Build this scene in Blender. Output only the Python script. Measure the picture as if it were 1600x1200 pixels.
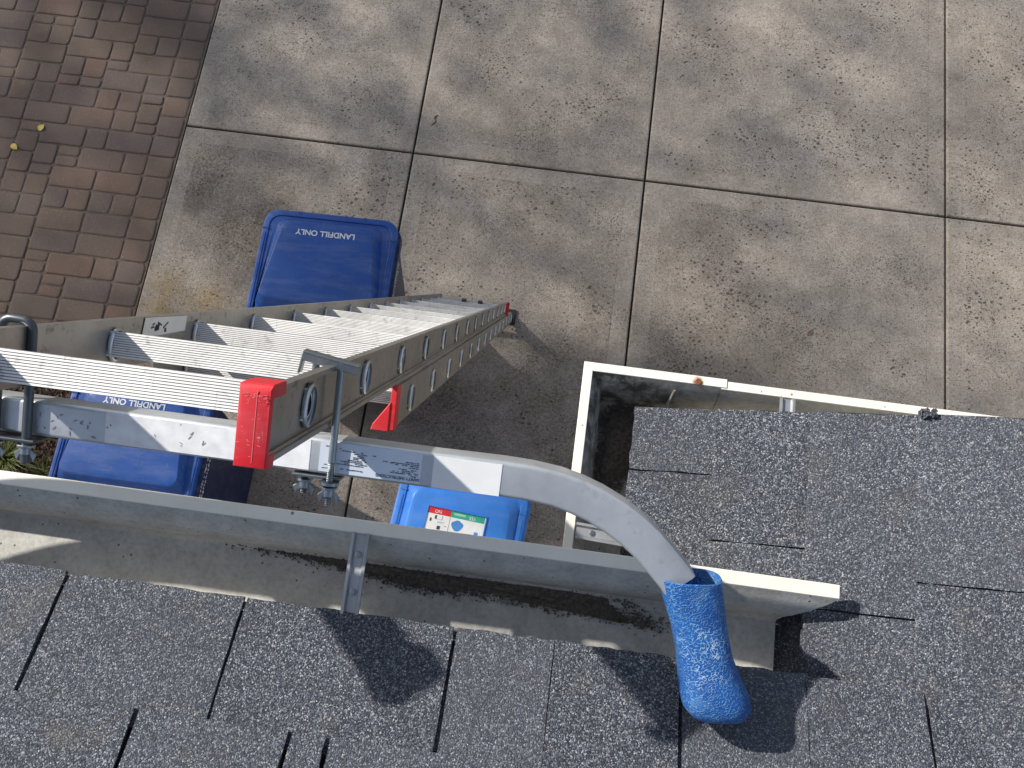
import bpy, bmesh, math, random
from mathutils import Vector, Matrix
rnd = random.Random(7)
C = bpy.context.scene.collection
for o in list(bpy.data.objects): bpy.data.objects.remove(o, do_unlink=True)
sc = bpy.context.scene

# ------------------------------------------------------------------ camera, sky, sun, exposure
CAM_H = 5.402
cam_d = bpy.data.cameras.new('camera'); cam_d.sensor_width = 36; cam_d.lens = 31.274
cam_d.clip_start = 0.05; cam_d.clip_end = 400
cam = bpy.data.objects.new('camera', cam_d); C.objects.link(cam)
cx_, cy_, cz_ = Vector((.9909, .1346, -.0016)), Vector((-.1288, .9514, .2796)), Vector((.0391, -.2769, .9601))
Mc = Matrix((cx_, cy_, cz_)).transposed().to_quaternion().to_matrix().to_4x4()
Mc.translation = (0, 0, CAM_H); cam.matrix_world = Mc
sc.camera = cam
SUN_D = Vector((1.22, -.56, -1.0)).normalized()
world = bpy.data.worlds.new('World'); sc.world = world; world.use_nodes = True
wn = world.node_tree.nodes; wl = world.node_tree.links
sky = wn.new('ShaderNodeTexSky'); sky.sky_type = 'NISHITA'; sky.sun_disc = False
sky.sun_elevation = math.asin(-SUN_D.z); sky.sun_rotation = math.atan2(-SUN_D.x, -SUN_D.y)
sky.air_density = 1.0; sky.dust_density = 1.0; sky.ozone_density = 1.0
bg = wn['Background']; bg.inputs['Strength'].default_value = 0.115
hs = wn.new('ShaderNodeHueSaturation'); hs.inputs['Saturation'].default_value = .72   # a hazy, pale sky
wl.new(sky.outputs['Color'], hs.inputs['Color']); wl.new(hs.outputs['Color'], bg.inputs['Color'])
sun_d = bpy.data.lights.new('sun', 'SUN'); sun_d.energy = 4.9; sun_d.angle = math.radians(.95); sun_d.color = (1, .945, .87)
sun = bpy.data.objects.new('sun', sun_d); C.objects.link(sun)
sun.rotation_euler = SUN_D.to_track_quat('-Z', 'Y').to_euler(); sun.location = (-8, 4, 14)
sc.view_settings.view_transform = 'Standard'; sc.view_settings.look = 'None'
sc.view_settings.gamma = 1; sc.view_settings.exposure = 0.30; sc.view_settings.use_curve_mapping = False

# ------------------------------------------------------------------ material helpers
class N:
    """small wrapper that wires a node tree"""
    def __init__(s, name):
        s.m = bpy.data.materials.new(name); s.m.use_nodes = True
        s.t = s.m.node_tree; s.b = s.t.nodes['Principled BSDF']
        s.geo = None
    def new(s, k, **kw):
        n = s.t.nodes.new(k)
        for a, v in kw.items():
            if hasattr(n, a): setattr(n, a, v)
        return n
    def link(s, a, b): s.t.links.new(a, b)
    def setin(s, sock, v):
        if hasattr(v, 'is_output') or isinstance(v, bpy.types.NodeSocket): s.link(v, sock)
        else: sock.default_value = v
    def pos(s, obj=False):
        if obj: return s.new('ShaderNodeTexCoord').outputs['Object']
        if not s.geo: s.geo = s.new('ShaderNodeNewGeometry')
        return s.geo.outputs['Position']
    def mapping(s, vec, scale=(1, 1, 1), loc=(0, 0, 0), rot=(0, 0, 0)):
        n = s.new('ShaderNodeMapping'); s.link(vec, n.inputs['Vector'])
        n.inputs['Scale'].default_value = scale; n.inputs['Location'].default_value = loc; n.inputs['Rotation'].default_value = rot
        return n.outputs[0]
    def noise(s, vec, scale, detail=3, rough=.55, out='Fac', dist=0):
        n = s.new('ShaderNodeTexNoise'); s.link(vec, n.inputs['Vector'])
        n.inputs['Scale'].default_value = scale; n.inputs['Detail'].default_value = detail
        n.inputs['Roughness'].default_value = rough; n.inputs['Distortion'].default_value = dist
        return n.outputs[out]
    def voro(s, vec, scale, feature='F1', out='Distance', rand=1):
        n = s.new('ShaderNodeTexVoronoi', feature=feature); s.link(vec, n.inputs['Vector'])
        n.inputs['Scale'].default_value = scale; n.inputs['Randomness'].default_value = rand
        return n.outputs[out]
    def ramp(s, fac, stops, interp='LINEAR'):
        n = s.new('ShaderNodeValToRGB'); s.link(fac, n.inputs[0]); cr = n.color_ramp; cr.interpolation = interp
        while len(cr.elements) < len(stops): cr.elements.new(.5)
        for e, (p, c) in zip(cr.elements, stops):
            e.position = p; e.color = (c, c, c, 1) if not hasattr(c, '__len__') else (*c[:3], 1)
        return n.outputs['Color']
    def mix(s, fac, a, b, mode='MIX'):
        n = s.new('ShaderNodeMix', data_type='RGBA', blend_type=mode)
        for i, v in ((0, fac), (6, a), (7, b)):
            if isinstance(v, bpy.types.NodeSocket): s.link(v, n.inputs[i])
            elif i == 0: n.inputs[i].default_value = v
            else: n.inputs[i].default_value = (*v[:3], 1)
        return n.outputs[2]
    def math(s, op, a, b=0.0, clamp=False):
        n = s.new('ShaderNodeMath', operation=op, use_clamp=clamp)
        for i, v in ((0, a), (1, b)):
            if isinstance(v, bpy.types.NodeSocket): s.link(v, n.inputs[i])
            else: n.inputs[i].default_value = v
        return n.outputs[0]
    def bump(s, h, strength, dist, prev=None):
        n = s.new('ShaderNodeBump'); s.link(h, n.inputs['Height'])
        n.inputs['Strength'].default_value = strength; n.inputs['Distance'].default_value = dist
        if prev is not None: s.link(prev, n.inputs['Normal'])
        return n.outputs[0]
    def done(s, col=None, rough=.6, metal=0, normal=None, spec=None, coat=None):
        b = s.b
        if col is not None:
            if isinstance(col, bpy.types.NodeSocket): s.link(col, b.inputs['Base Color'])
            else: b.inputs['Base Color'].default_value = (*col[:3], 1)
        s.setin(b.inputs['Roughness'], rough); s.setin(b.inputs['Metallic'], metal)
        if normal is not None: s.link(normal, b.inputs['Normal'])
        if spec is not None: s.setin(b.inputs['Specular IOR Level'], spec)
        return s.m
    def blob(s, c, r, soft=1.0):
        """1 inside a soft ball round c, 0 outside: where a patch lies"""
        n = s.new('ShaderNodeVectorMath', operation='DISTANCE'); s.link(s.pos(), n.inputs[0]); n.inputs[1].default_value = c
        v = s.math('DIVIDE', n.outputs['Value'], r)
        v = s.math('SUBTRACT', 1.0, v, True)
        return s.math('MULTIPLY', v, soft, True)

def plain(name, col, rough=.5, metal=0, var=.12, scale=30, spec=None, bumpy=0):
    k = N(name); p = k.pos()
    n = k.noise(p, scale, 4)
    c = k.mix(k.ramp(n, [(.3, 0), (.7, 1)]), [x * (1 - var) for x in col], [min(1, x * (1 + var)) for x in col])
    nb = k.bump(k.noise(p, scale * 8, 3), bumpy, .001) if bumpy else None
    return k.done(c, rough, metal, nb, spec)

def m_concrete(name, tooled=False):
    k = N(name); p = k.pos()
    oi = k.new('ShaderNodeObjectInfo')
    big = k.noise(p, .9, 5, .6); mid = k.noise(p, 7, 5, .65); fine = k.noise(p, 90, 4, .7)
    c = k.mix(k.ramp(big, [(.3, 0), (.7, 1)]), (.40, .348, .294), (.50, .444, .384))
    c = k.mix(k.math('MULTIPLY', k.ramp(mid, [(.35, 1), (.62, 0)]), .6), c, (.25, .212, .172))
    c = k.mix(k.math('MULTIPLY', k.ramp(fine, [(.34, 1), (.58, 0)]), .62), c, (.165, .136, .106))
    c = k.mix(k.math('MULTIPLY', k.math('SUBTRACT', oi.outputs['Random'], .5), .2, False), c, (.5, .47, .42))
    grn = k.noise(p, 42, 5, .8)
    c = k.mix(k.math('MULTIPLY', k.ramp(grn, [(.36, 1), (.56, 0)]), .45), c, (.175, .143, .11))
    # broad grey-brown patches, heaviest round the ladder foot and near the eaves
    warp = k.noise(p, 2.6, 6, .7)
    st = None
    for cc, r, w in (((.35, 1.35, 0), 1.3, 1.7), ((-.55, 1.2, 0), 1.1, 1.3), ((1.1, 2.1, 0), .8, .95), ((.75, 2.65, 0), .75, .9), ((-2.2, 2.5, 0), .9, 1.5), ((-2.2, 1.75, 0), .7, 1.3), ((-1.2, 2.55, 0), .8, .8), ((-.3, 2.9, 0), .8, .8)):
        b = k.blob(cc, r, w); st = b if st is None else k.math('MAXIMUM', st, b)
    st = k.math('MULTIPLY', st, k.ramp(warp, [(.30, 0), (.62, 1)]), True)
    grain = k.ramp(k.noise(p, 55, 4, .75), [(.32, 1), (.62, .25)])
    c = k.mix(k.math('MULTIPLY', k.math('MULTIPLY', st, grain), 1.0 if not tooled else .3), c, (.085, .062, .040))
    ye = k.math('MULTIPLY', k.blob((-2.45, 1.72, 0), .5, 1.6), k.ramp(warp, [(.4, 0), (.6, 1)]))
    c = k.mix(k.math('MULTIPLY', ye, .5), c, (.36, .25, .09))
    # popped aggregate pits in two sizes
    clus = k.noise(p, 1.3, 3, .6)
    pd = k.mapping(p, (1, 1.35, 1), (3, 1, 0), (0, 0, .5))
    wob = k.new('ShaderNodeVectorMath', operation='ADD'); k.link(pd, wob.inputs[0])
    wn_ = k.new('ShaderNodeVectorMath', operation='SCALE'); k.link(k.noise(p, 120, 2, .5, 'Color'), wn_.inputs[0]); wn_.inputs['Scale'].default_value = .010
    k.link(wn_.outputs[0], wob.inputs[1]); pd = wob.outputs[0]
    v1 = k.voro(pd, 34); v1c = k.voro(pd, 34, out='Color')
    sep = k.new('ShaderNodeSeparateColor'); k.link(v1c, sep.inputs[0])
    rad = k.math('MULTIPLY', sep.outputs[0], k.ramp(clus, [(.40, .12), (.62, .50)]))
    rad = k.math('MULTIPLY', rad, k.math('GREATER_THAN', sep.outputs[1], .12))
    p1 = k.math('MULTIPLY', k.math('SUBTRACT', rad, v1), 9, True)
    v2 = k.voro(pd, 85); v2c = k.voro(pd, 85, out='Color')
    sep2 = k.new('ShaderNodeSeparateColor'); k.link(v2c, sep2.inputs[0])
    rad2 = k.math('MULTIPLY', sep2.outputs[0], k.ramp(k.noise(p, 2.1, 3), [(.36, .22), (.62, .50)]))
    rad2 = k.math('MULTIPLY', rad2, k.math('GREATER_THAN', sep2.outputs[1], .2))
    p2 = k.math('MULTIPLY', k.math('SUBTRACT', rad2, v2), 8, True)
    pit = k.math('MAXIMUM', p1, p2)
    v3 = k.voro(pd, 190); v3c = k.voro(pd, 190, out='Color'); sep3 = k.new('ShaderNodeSeparateColor'); k.link(v3c, sep3.inputs[0])
    rad3 = k.math('MULTIPLY', k.math('MULTIPLY', sep3.outputs[0], .55), k.math('GREATER_THAN', sep3.outputs[1], .72))
    pit = k.math('MAXIMUM', pit, k.math('MULTIPLY', k.math('SUBTRACT', rad3, v3), 6, True))
    if tooled: pit = k.math('MULTIPLY', pit, .55)
    c = k.mix(k.math('MULTIPLY', pit, .85), c, (.07, .052, .04))
    brm = k.noise(k.mapping(p, (3, 150, 1)), 1, 3, .6)
    h = k.math('ADD', k.math('MULTIPLY', fine, .5), k.math('MULTIPLY', brm, .0 if tooled else .5))
    nb = k.bump(h, .35 if not tooled else .15, .004)
    nb = k.bump(k.math('SUBTRACT', 1.0, pit), .8, .006, nb)
    return k.done(c, .88, 0, nb, .3)

def m_paver():
    k = N('paver_stone'); p = k.pos(); oi = k.new('ShaderNodeObjectInfo')
    c0 = k.ramp(oi.outputs['Random'], [(0, (0.204, 0.147, 0.112)), (.22, (0.193, 0.142, 0.112)), (.4, (0.179, 0.140, 0.123)), (.52, (0.213, 0.140, 0.108)), (.7, (0.197, 0.147, 0.114)), (.85, (0.175, 0.140, 0.127)), (1, (0.206, 0.151, 0.114))])
    blo = k.noise(p, 9, 4, .6)
    c = k.mix(k.math('MULTIPLY', k.ramp(blo, [(.4, 0), (.7, 1)]), .5), c0, (.17, .125, .10))
    g = k.noise(p, 260, 3, .7)
    c = k.mix(k.ramp(g, [(.35, .55), (.6, 0)]), c, (.07, .048, .036))
    sp = k.voro(p, 140, out='Color'); s3 = k.new('ShaderNodeSeparateColor'); k.link(sp, s3.inputs[0])
    spd = k.voro(p, 140)
    f = k.math('MULTIPLY', k.math('GREATER_THAN', s3.outputs[0], .955), k.math('LESS_THAN', spd, .3))
    c = k.mix(k.math('MULTIPLY', f, .7), c, (.42, .38, .32))
    nb = k.bump(g, .5, .003)
    return k.done(c, .9, 0, nb, .25)

def m_shingle():
    k = N('shingle_granules'); p = k.pos(); oi = k.new('ShaderNodeObjectInfo')
    wob = k.new('ShaderNodeVectorMath', operation='ADD'); k.link(p, wob.inputs[0])
    ws = k.new('ShaderNodeVectorMath', operation='SCALE'); k.link(k.noise(p, 500, 2, .5, 'Color'), ws.inputs[0]); ws.inputs['Scale'].default_value = .0016
    k.link(ws.outputs[0], wob.inputs[1]); q = wob.outputs[0]
    vc = k.voro(q, 600, out='Color'); sp = k.new('ShaderNodeSeparateColor'); k.link(vc, sp.inputs[0])
    c = k.ramp(sp.outputs[0], [(0, (.011, .013, .018)), (.35, (.034, .040, .054)), (.60, (.074, .086, .112)), (.80, (.145, .162, .195)), (.94, (.28, .29, .31)), (1, (.50, .50, .50))])
    tone = k.noise(p, 5, 5, .65)
    c = k.mix(k.math('MULTIPLY', k.ramp(tone, [(.35, 1), (.65, 0)]), .35), c, (.04, .04, .042))
    brn = k.noise(p, 13, 4, .6)
    c = k.mix(k.math('MULTIPLY', k.ramp(brn, [(.58, 0), (.75, 1)]), .30), c, (.14, .115, .085))
    c = k.mix(k.math('MULTIPLY', oi.outputs['Random'], .26), c, (.13, .142, .165))
    vd = k.voro(q, 600)
    h = k.math('ADD', k.math('MULTIPLY', k.math('SUBTRACT', 1.0, vd), .6), k.math('MULTIPLY', sp.outputs[1], .7))
    nb = k.bump(h, .9, .0022)
    return k.done(c, .8, 0, nb, .35)

def m_alum(name, base=.62, rough=.42, metal=.9, dirt=.5, tint=(1, .99, .96)):
    k = N(name); p = k.pos()
    n1 = k.noise(p, 6, 5, .65); n2 = k.noise(p, 45, 5, .7); sc_ = k.noise(k.mapping(p, (1, 1, 1)), 160, 3, .7)
    lo = [base * .72 * t for t in tint]; hi = [min(1, base * 1.12 * t) for t in tint]
    c = k.mix(k.ramp(n1, [(.3, 0), (.7, 1)]), lo, hi)
    c = k.mix(k.math('MULTIPLY', k.ramp(n2, [(.57, 0), (.68, 1)]), dirt), c, (.10, .09, .08))
    sk = k.noise(k.mapping(p, (90, 14, 14)), 1, 4, .8)
    c = k.mix(k.math('MULTIPLY', k.ramp(sk, [(.62, 0), (.70, 1)]), dirt * .8), c, (.07, .065, .06))
    r = k.math('ADD', k.math('MULTIPLY', n2, .25), rough - .12)
    return k.done(c, r, metal, k.bump(sc_, .08, .001))

def m_gutter(name, base=(.80, .76, .66), dirt=.35, rust=None):
    k = N(name); p = k.pos()
    n1 = k.noise(p, 14, 5, .65); n2 = k.noise(p, 120, 3, .6)
    c = k.mix(k.math('MULTIPLY', k.ramp(n1, [(.42, 0), (.72, 1)]), dirt), base, [x * .72 for x in base])
    vd = k.voro(p, 60); vc = k.voro(p, 60, out='Color'); s3 = k.new('ShaderNodeSeparateColor'); k.link(vc, s3.inputs[0])
    f = k.math('MULTIPLY', k.math('GREATER_THAN', s3.outputs[0], .86), k.math('LESS_THAN', vd, k.math('MULTIPLY', s3.outputs[1], .16)))
    c = k.mix(k.math('MULTIPLY', f, .75), c, (.10, .085, .06))
    if rust:
        b = k.blob(rust, .011, 2.2); c = k.mix(k.math('MULTIPLY', b, k.ramp(k.noise(p, 200, 3), [(.3, .3), (.6, 1)])), c, (.28, .10, .035))
    return k.done(c, .5, 0, k.bump(n2, .06, .001), .4)

def m_trough(name, base, corner=None):
    k = N(name); p = k.pos()
    n1 = k.noise(p, 18, 6, .7); n2 = k.noise(p, 130, 4, .7)
    c = k.mix(k.ramp(n1, [(.35, 0), (.7, .8)]), base, [x * .62 for x in base])
    c = k.mix(k.math('MULTIPLY', k.ramp(n2, [(.35, 1), (.55, 0)]), .25), c, (.13, .115, .09))
    vd = k.voro(p, 90); vc = k.voro(p, 90, out='Color'); s3 = k.new('ShaderNodeSeparateColor'); k.link(vc, s3.inputs[0])
    f = k.math('MULTIPLY', k.math('GREATER_THAN', s3.outputs[0], .88), k.math('LESS_THAN', vd, .16))
    c = k.mix(k.math('MULTIPLY', f, .8), c, (.05, .042, .03))
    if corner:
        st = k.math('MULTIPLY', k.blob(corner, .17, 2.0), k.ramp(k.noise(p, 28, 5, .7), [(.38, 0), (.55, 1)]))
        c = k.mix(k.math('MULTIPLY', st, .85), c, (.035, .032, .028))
        sm = k.math('MULTIPLY', k.blob(corner, .20, 2.0), k.ramp(k.noise(p, 17, 4, .6, dist=1.5), [(.56, 0), (.62, 1)]))
        c = k.mix(k.math('MULTIPLY', sm, .6), c, (.30, .29, .26))
    return k.done(c, .75, 0, k.bump(n2, .3, .002), .3)

def m_plastic(name, col, rough=.32):
    k = N(name); p = k.pos()
    n1 = k.noise(p, 5, 4, .6); n2 = k.noise(p, 300, 2, .5); n3 = k.noise(p, 60, 5, .75)
    c = k.mix(k.ramp(n1, [(.3, 0), (.7, 1)]), [x * .88 for x in col], [x * 1.1 for x in col])
    c = k.mix(k.math('MULTIPLY', k.ramp(n3, [(.60, 0), (.75, 1)]), .18), c, (.35, .36, .38))
    du = k.noise(k.mapping(p, (2, 9, 4), (0, 0, 0), (0, 0, .3)), 2.2, 6, .7)
    c = k.mix(k.math('MULTIPLY', k.ramp(du, [(.45, 0), (.72, 1)]), .16), c, (.36, .37, .38))
    sr = k.noise(k.mapping(p, (160, 12, 60), (0, 0, 0), (0, 0, .8)), 1, 3, .6)
    c = k.mix(k.math('MULTIPLY', k.ramp(sr, [(.66, 0), (.70, 1)]), .22), c, (.45, .48, .52))
    r = k.math('ADD', k.math('MULTIPLY', k.math('ADD', n1, du), .18), rough - .10)
    return k.done(c, r, 0, k.bump(n2, .05, .001), .5)

def m_boot():
    k = N('rubber_blue'); p = k.pos()
    w = k.noise(p, 265, 0, .5, dist=.3)
    wear = k.noise(p, 22, 4, .65)
    ridge = k.ramp(k.math('ABSOLUTE', k.math('SUBTRACT', w, .5)), [(.02, 1), (.10, 0)])
    base = k.mix(k.ramp(wear, [(.35, 0), (.65, 1)]), (.006, .070, .28), (.011, .112, .38))
    dust = k.math('MULTIPLY', ridge, k.ramp(wear, [(.36, .16), (.66, .70)]))
    c = k.mix(dust, base, (.20, .40, .60))
    c = k.mix(k.math('MULTIPLY', k.math('MULTIPLY', k.blob((.236, .012, CAM_H - 1.137), .050, 1.4), ridge), k.ramp(k.noise(p, 40, 4, .7), [(.40, 0), (.62, 1)])), c, (.42, .54, .64))
    c = k.mix(k.math('MULTIPLY', k.ramp(k.noise(p, 9, 5, .7), [(.55, 0), (.68, 1)]), .5), c, (.16, .32, .46))
    return k.done(c, .5, 0, k.bump(ridge, .55, .0016), .45)

def m_mulch():
    k = N('bark_mulch'); oi = k.new('ShaderNodeObjectInfo'); p = k.pos()
    v = k.voro(p, 38, out='Color'); s = k.new('ShaderNodeSeparateColor'); k.link(v, s.inputs[0])
    c = k.ramp(s.outputs[0], [(0, (.05, .03, .02)), (.5, (.12, .072, .045)), (.85, (.2, .14, .09)), (1, (.32, .24, .15))])
    return k.done(c, .9, 0, k.bump(k.noise(p, 200, 3), .4, .002))

M = dict(
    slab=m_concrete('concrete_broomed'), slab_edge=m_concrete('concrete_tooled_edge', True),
    joint=plain('joint_dirt', (.03, .024, .018), .95, 0, .3, 60),
    sand=plain('joint_sand', (.13, .10, .08), .95, 0, .3, 80, None, .4),
    paver=m_paver(), shingle=m_shingle(),
    under=plain('underlayment', (.035, .036, .04), .9, 0, .3, 300, None, .6),
    rail=m_alum('rail_aluminium', .42, .42, .92, .6, (1, .97, .92)), rung=m_alum('rung_aluminium', .90, .55, .12, .35),
    groove=m_alum('rung_groove_dirt', .30, .6, .2, .6), tube=m_alum('tube_aluminium', .62, .40, .6, .18, (.94, .98, 1.02)),
    collar=m_alum('rung_collar_aluminium', .70, .35, .9, .2, (.95, 1, 1.05)), inner=plain('rung_shade_dark', (.035, .045, .07), .5, .4),  # rung hollow: its shade is put into the dark navy colour
    zinc=m_alum('zinc_plated_steel', .40, .35, .95, .35, (.9, .97, 1.0)), darksteel=m_alum('dark_steel', .13, .4, .8, .4, (.85, .95, 1.05)),
    seam=m_plastic('red_plastic_worn', (.75, .16, .16), .45), worn=plain('worn_white_wrap', (.76, .77, .78), .5, 0, .14, 45), red=m_plastic('red_plastic', (.62, .012, .022), .38), black=plain('black_rubber', (.015, .015, .016), .7),
    gut=m_gutter('gutter_paint'), gut2=m_gutter('gutter_paint_wing', (.82, .78, .68), .2, (.2448, .4474, CAM_H - 1.398)),
    trough=m_trough('gutter_inside', (.55, .54, .50)), trough2=m_trough('gutter_inside_wing', (.44, .425, .385), (.105, .40, CAM_H - 1.46)),
    silt=plain('gutter_silt', (.115, .096, .076), .95, 0, .5, 180, None, .8), hanger=m_alum('galvanised_strap', .48, .5, .75, .3, (.97, .98, 1)),
    caulk=plain('sealant', (.33, .31, .27), .6, 0, .3, 60, None, .4),
    blue=m_plastic('bin_blue', (.012, .080, .34), .26), navy=m_plastic('bin_navy', (.006, .016, .07), .4), sky_blue=m_plastic('bin_light_blue', (.045, .235, .74), .28),
    white=plain('white_print', (.78, .79, .80), .5, 0, .05), boot=m_boot(),
    paper=plain('sticker_white', (.78, .79, .78), .45, 0, .06, 20), shaded_paper=plain('sticker_blue_shade', (.66, .72, .80), .4, .15, .06, 20),  # the bluish sticker colour has skylit shade painted in
    ink=plain('print_dark', (.03, .035, .06), .6), redp=plain('print_red', (.62, .02, .03), .5), greenp=plain('print_green', (.03, .38, .24), .5), bluep=plain('print_blue', (.06, .25, .62), .5), tealp=plain('print_pale_teal', (.3, .62, .52), .5),
    stucco=plain('stucco', (.55, .50, .42), .9, 0, .1, 40, None, .5), trim=plain('trim_paint', (.74, .71, .63), .6, 0, .05),
    mulch=m_mulch(), soil=plain('soil', (.06, .042, .03), .95, 0, .35, 30, None, .6), earth=plain('ground_earth', (.12, .10, .07), .95, 0, .35, 3, None, .6),
    blade=plain('grass_blade', (.13, .165, .04), .6, 0, .4, 40), leafy=plain('yellow_leaf', (.62, .47, .09), .6, 0, .15, 90), leafb=plain('brown_leaf', (.16, .10, .05), .7, 0, .2, 90),
    bark=plain('tree_bark', (.10, .075, .055), .9, 0, .3, 12, None, .6), foliage=plain('tree_foliage', (.06, .10, .03), .6, 0, .3, 2), rust=plain('rusty_steel', (.20, .075, .03), .8, .2, .4, 200),
)

# ------------------------------------------------------------------ mesh helpers
class MB:
    def __init__(s): s.v, s.f, s.m = [], [], []
    def add(s, vs, fs, m=0):
        b = len(s.v); s.v += [tuple(x) for x in vs]; s.f += [tuple(b + i for i in f) for f in fs]; s.m += [m] * len(fs); return s
    def box(s, c, size, R=None, m=0, taper=None):
        x, y, z = (a / 2 for a in size); vs = []
        for k in (-1, 1):
            for (i, j) in ((-1, -1), (1, -1), (1, 1), (-1, 1)):
                t = taper if (taper and k > 0) else 1
                p = Vector((i * x * t, j * y * t, k * z))
                vs.append((R @ p if R else p) + Vector(c))
        return s.add(vs, [(3, 2, 1, 0), (4, 5, 6, 7), (0, 1, 5, 4), (1, 2, 6, 5), (2, 3, 7, 6), (3, 0, 4, 7)], m)
    def loft(s, secs, cap=(True, True), m=0, closed=True):
        n = len(secs[0]); b = []; vs = []
        for q in secs: vs += list(q)
        fs = []
        for i in range(len(secs) - 1):
            for j in range(n if closed else n - 1):
                a, c = i * n + j, i * n + (j + 1) % n
                fs.append((a, c, c + n, a + n))
        if cap[0]: fs.append(tuple(range(n - 1, -1, -1)))
        if cap[1]: fs.append(tuple((len(secs) - 1) * n + j for j in range(n)))
        return s.add(vs, fs, m)
    def tube(s, pts, r, n=10, cap=True, m=0):
        pts = [Vector(p) for p in pts]; secs = []; up = None
        for i, p in enumerate(pts):
            t = (pts[min(i + 1, len(pts) - 1)] - pts[max(i - 1, 0)]).normalized()
            if up is None: up = Vector((0, 0, 1)) if abs(t.z) < .9 else Vector((1, 0, 0))
            a = t.cross(up).normalized(); up = a.cross(t).normalized()
            rr = r[i] if hasattr(r, '__len__') else r
            secs.append([p + a * rr * math.cos(2 * math.pi * j / n) + up * rr * math.sin(2 * math.pi * j / n) for j in range(n)])
        return s.loft(secs, (cap, cap), m)
    def mesh(s, name, mats, bevel=0, seg=2, smooth=None):
        me = bpy.data.meshes.new(name); me.from_pydata(s.v, [], s.f)
        for m in (mats if isinstance(mats, (list, tuple)) else [mats]): me.materials.append(m)
        me.polygons.foreach_set('material_index', s.m)
        bm = bmesh.new(); bm.from_mesh(me)
        bmesh.ops.recalc_face_normals(bm, faces=bm.faces)
        if bevel:
            es = [e for e in bm.edges if len(e.link_faces) == 2 and e.calc_face_angle(0) > .5]
            bmesh.ops.bevel(bm, geom=es, offset=bevel, segments=seg, profile=.6, affect='EDGES', clamp_overlap=True)
        bm.to_mesh(me); bm.free()
        if smooth is not None:
            me.polygons.foreach_set('use_smooth', [True] * len(me.polygons)); me.set_sharp_from_angle(angle=math.radians(smooth))
        me.update(); return me
    def obj(s, name, mats, parent=None, **kw):
        return link(name, s.mesh(name, mats, **kw), parent)
def link(name, me, parent=None, loc=None, rot=None):
    o = bpy.data.objects.new(name, me); C.objects.link(o)
    if parent is not None: o.parent = parent
    if loc is not None: o.location = loc
    if rot is not None: o.rotation_euler = rot
    return o
def tag(o, label=None, cat=None, group=None, kind=None):
    for k, v in (('label', label), ('category', cat), ('group', group), ('kind', kind)):
        if v: o[k] = v
    return o
def empty(name, loc=(0, 0, 0), rot=None, parent=None):
    o = bpy.data.objects.new(name, None); C.objects.link(o); o.empty_display_size = .1
    o.location = loc
    if rot is not None: o.rotation_euler = rot
    if parent is not None: o.parent = parent
    return o
def copy_tree(o, parent=None):
    c = o.copy(); C.objects.link(c); c.parent = parent
    for ch in list(o.children): copy_tree(ch, c)
    return c
def rrect(fw, bw, y0, y1, r, z, n=5):
    """rounded trapezoid outline: half-width bw at y0 (back), fw at y1 (front)"""
    pts = []
    for (cx, cy, a0) in ((fw - r, y1 - r, 0), (-(fw - r), y1 - r, 90), (-(bw - r), y0 + r, 180), (bw - r, y0 + r, 270)):
        for i in range(n + 1):
            a = math.radians(a0 + 90 * i / n); pts.append((cx + r * math.cos(a), cy + r * math.sin(a), z))
    return pts
def text_obj(name, body, size, parent, loc, rot, mat, align='CENTER', ext=.0006, bold=0):
    cu = bpy.data.curves.new(name, 'FONT'); cu.body = body; cu.size = size; cu.extrude = ext; cu.align_x = align; cu.align_y = 'CENTER'; cu.offset = bold
    tmp = bpy.data.objects.new(name + '_tmp', cu); C.objects.link(tmp)
    bpy.context.view_layer.update()
    me = bpy.data.meshes.new_from_object(tmp.evaluated_get(bpy.context.evaluated_depsgraph_get()))
    bpy.data.objects.remove(tmp, do_unlink=True); bpy.data.curves.remove(cu)
    me.materials.clear(); me.materials.append(mat); me.name = name
    return link(name, me, parent, loc, rot)
Z = lambda zc: CAM_H + zc          # height above the ground from height relative to the camera

# ------------------------------------------------------------------ ground, driveway, patio, bed
b = MB(); b.add([(-60, -60, -.06), (60, -60, -.06), (60, 60, -.06), (-60, 60, -.06)], [(0, 1, 2, 3)])
tag(b.obj('ground', M['earth']), kind='structure')
X0, X1, X2, X3, YJ = -2.708, -1.113, .479, 2.498, 3.102
b = MB(); b.box((1.5, 3.0, -.0425), (8.4, 7.0, .045)); drive = b.obj('driveway', M['joint'])
tag(drive, 'weathered grey concrete driveway cut into large slabs by dark joints', kind='structure')
xs = [X0, X1, X2, X3, 4.1, 5.7]; ys = [-.5, .3, YJ, 5.9, 6.5]
def slab(x0, x1, y0, y1):
    g = .0065; bw = .115
    x0 += g; x1 -= g; y0 += g; y1 -= g
    def ring(i, z): return [(x0 + i, y0 + i, z), (x1 - i, y0 + i, z), (x1 - i, y1 - i, z), (x0 + i, y1 - i, z)]
    m = MB(); m.loft([ring(0, -.03), ring(0, -.009), ring(.003, -.003), ring(.010, -.0005), ring(bw, 0)], (True, False), 1)
    m.loft([ring(bw, 0), ring(bw + .004, .0012)], (False, True), 0)
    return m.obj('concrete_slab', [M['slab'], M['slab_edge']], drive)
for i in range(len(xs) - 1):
    for j in range(len(ys) - 1): slab(xs[i], xs[i + 1], ys[j], ys[j + 1])

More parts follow.
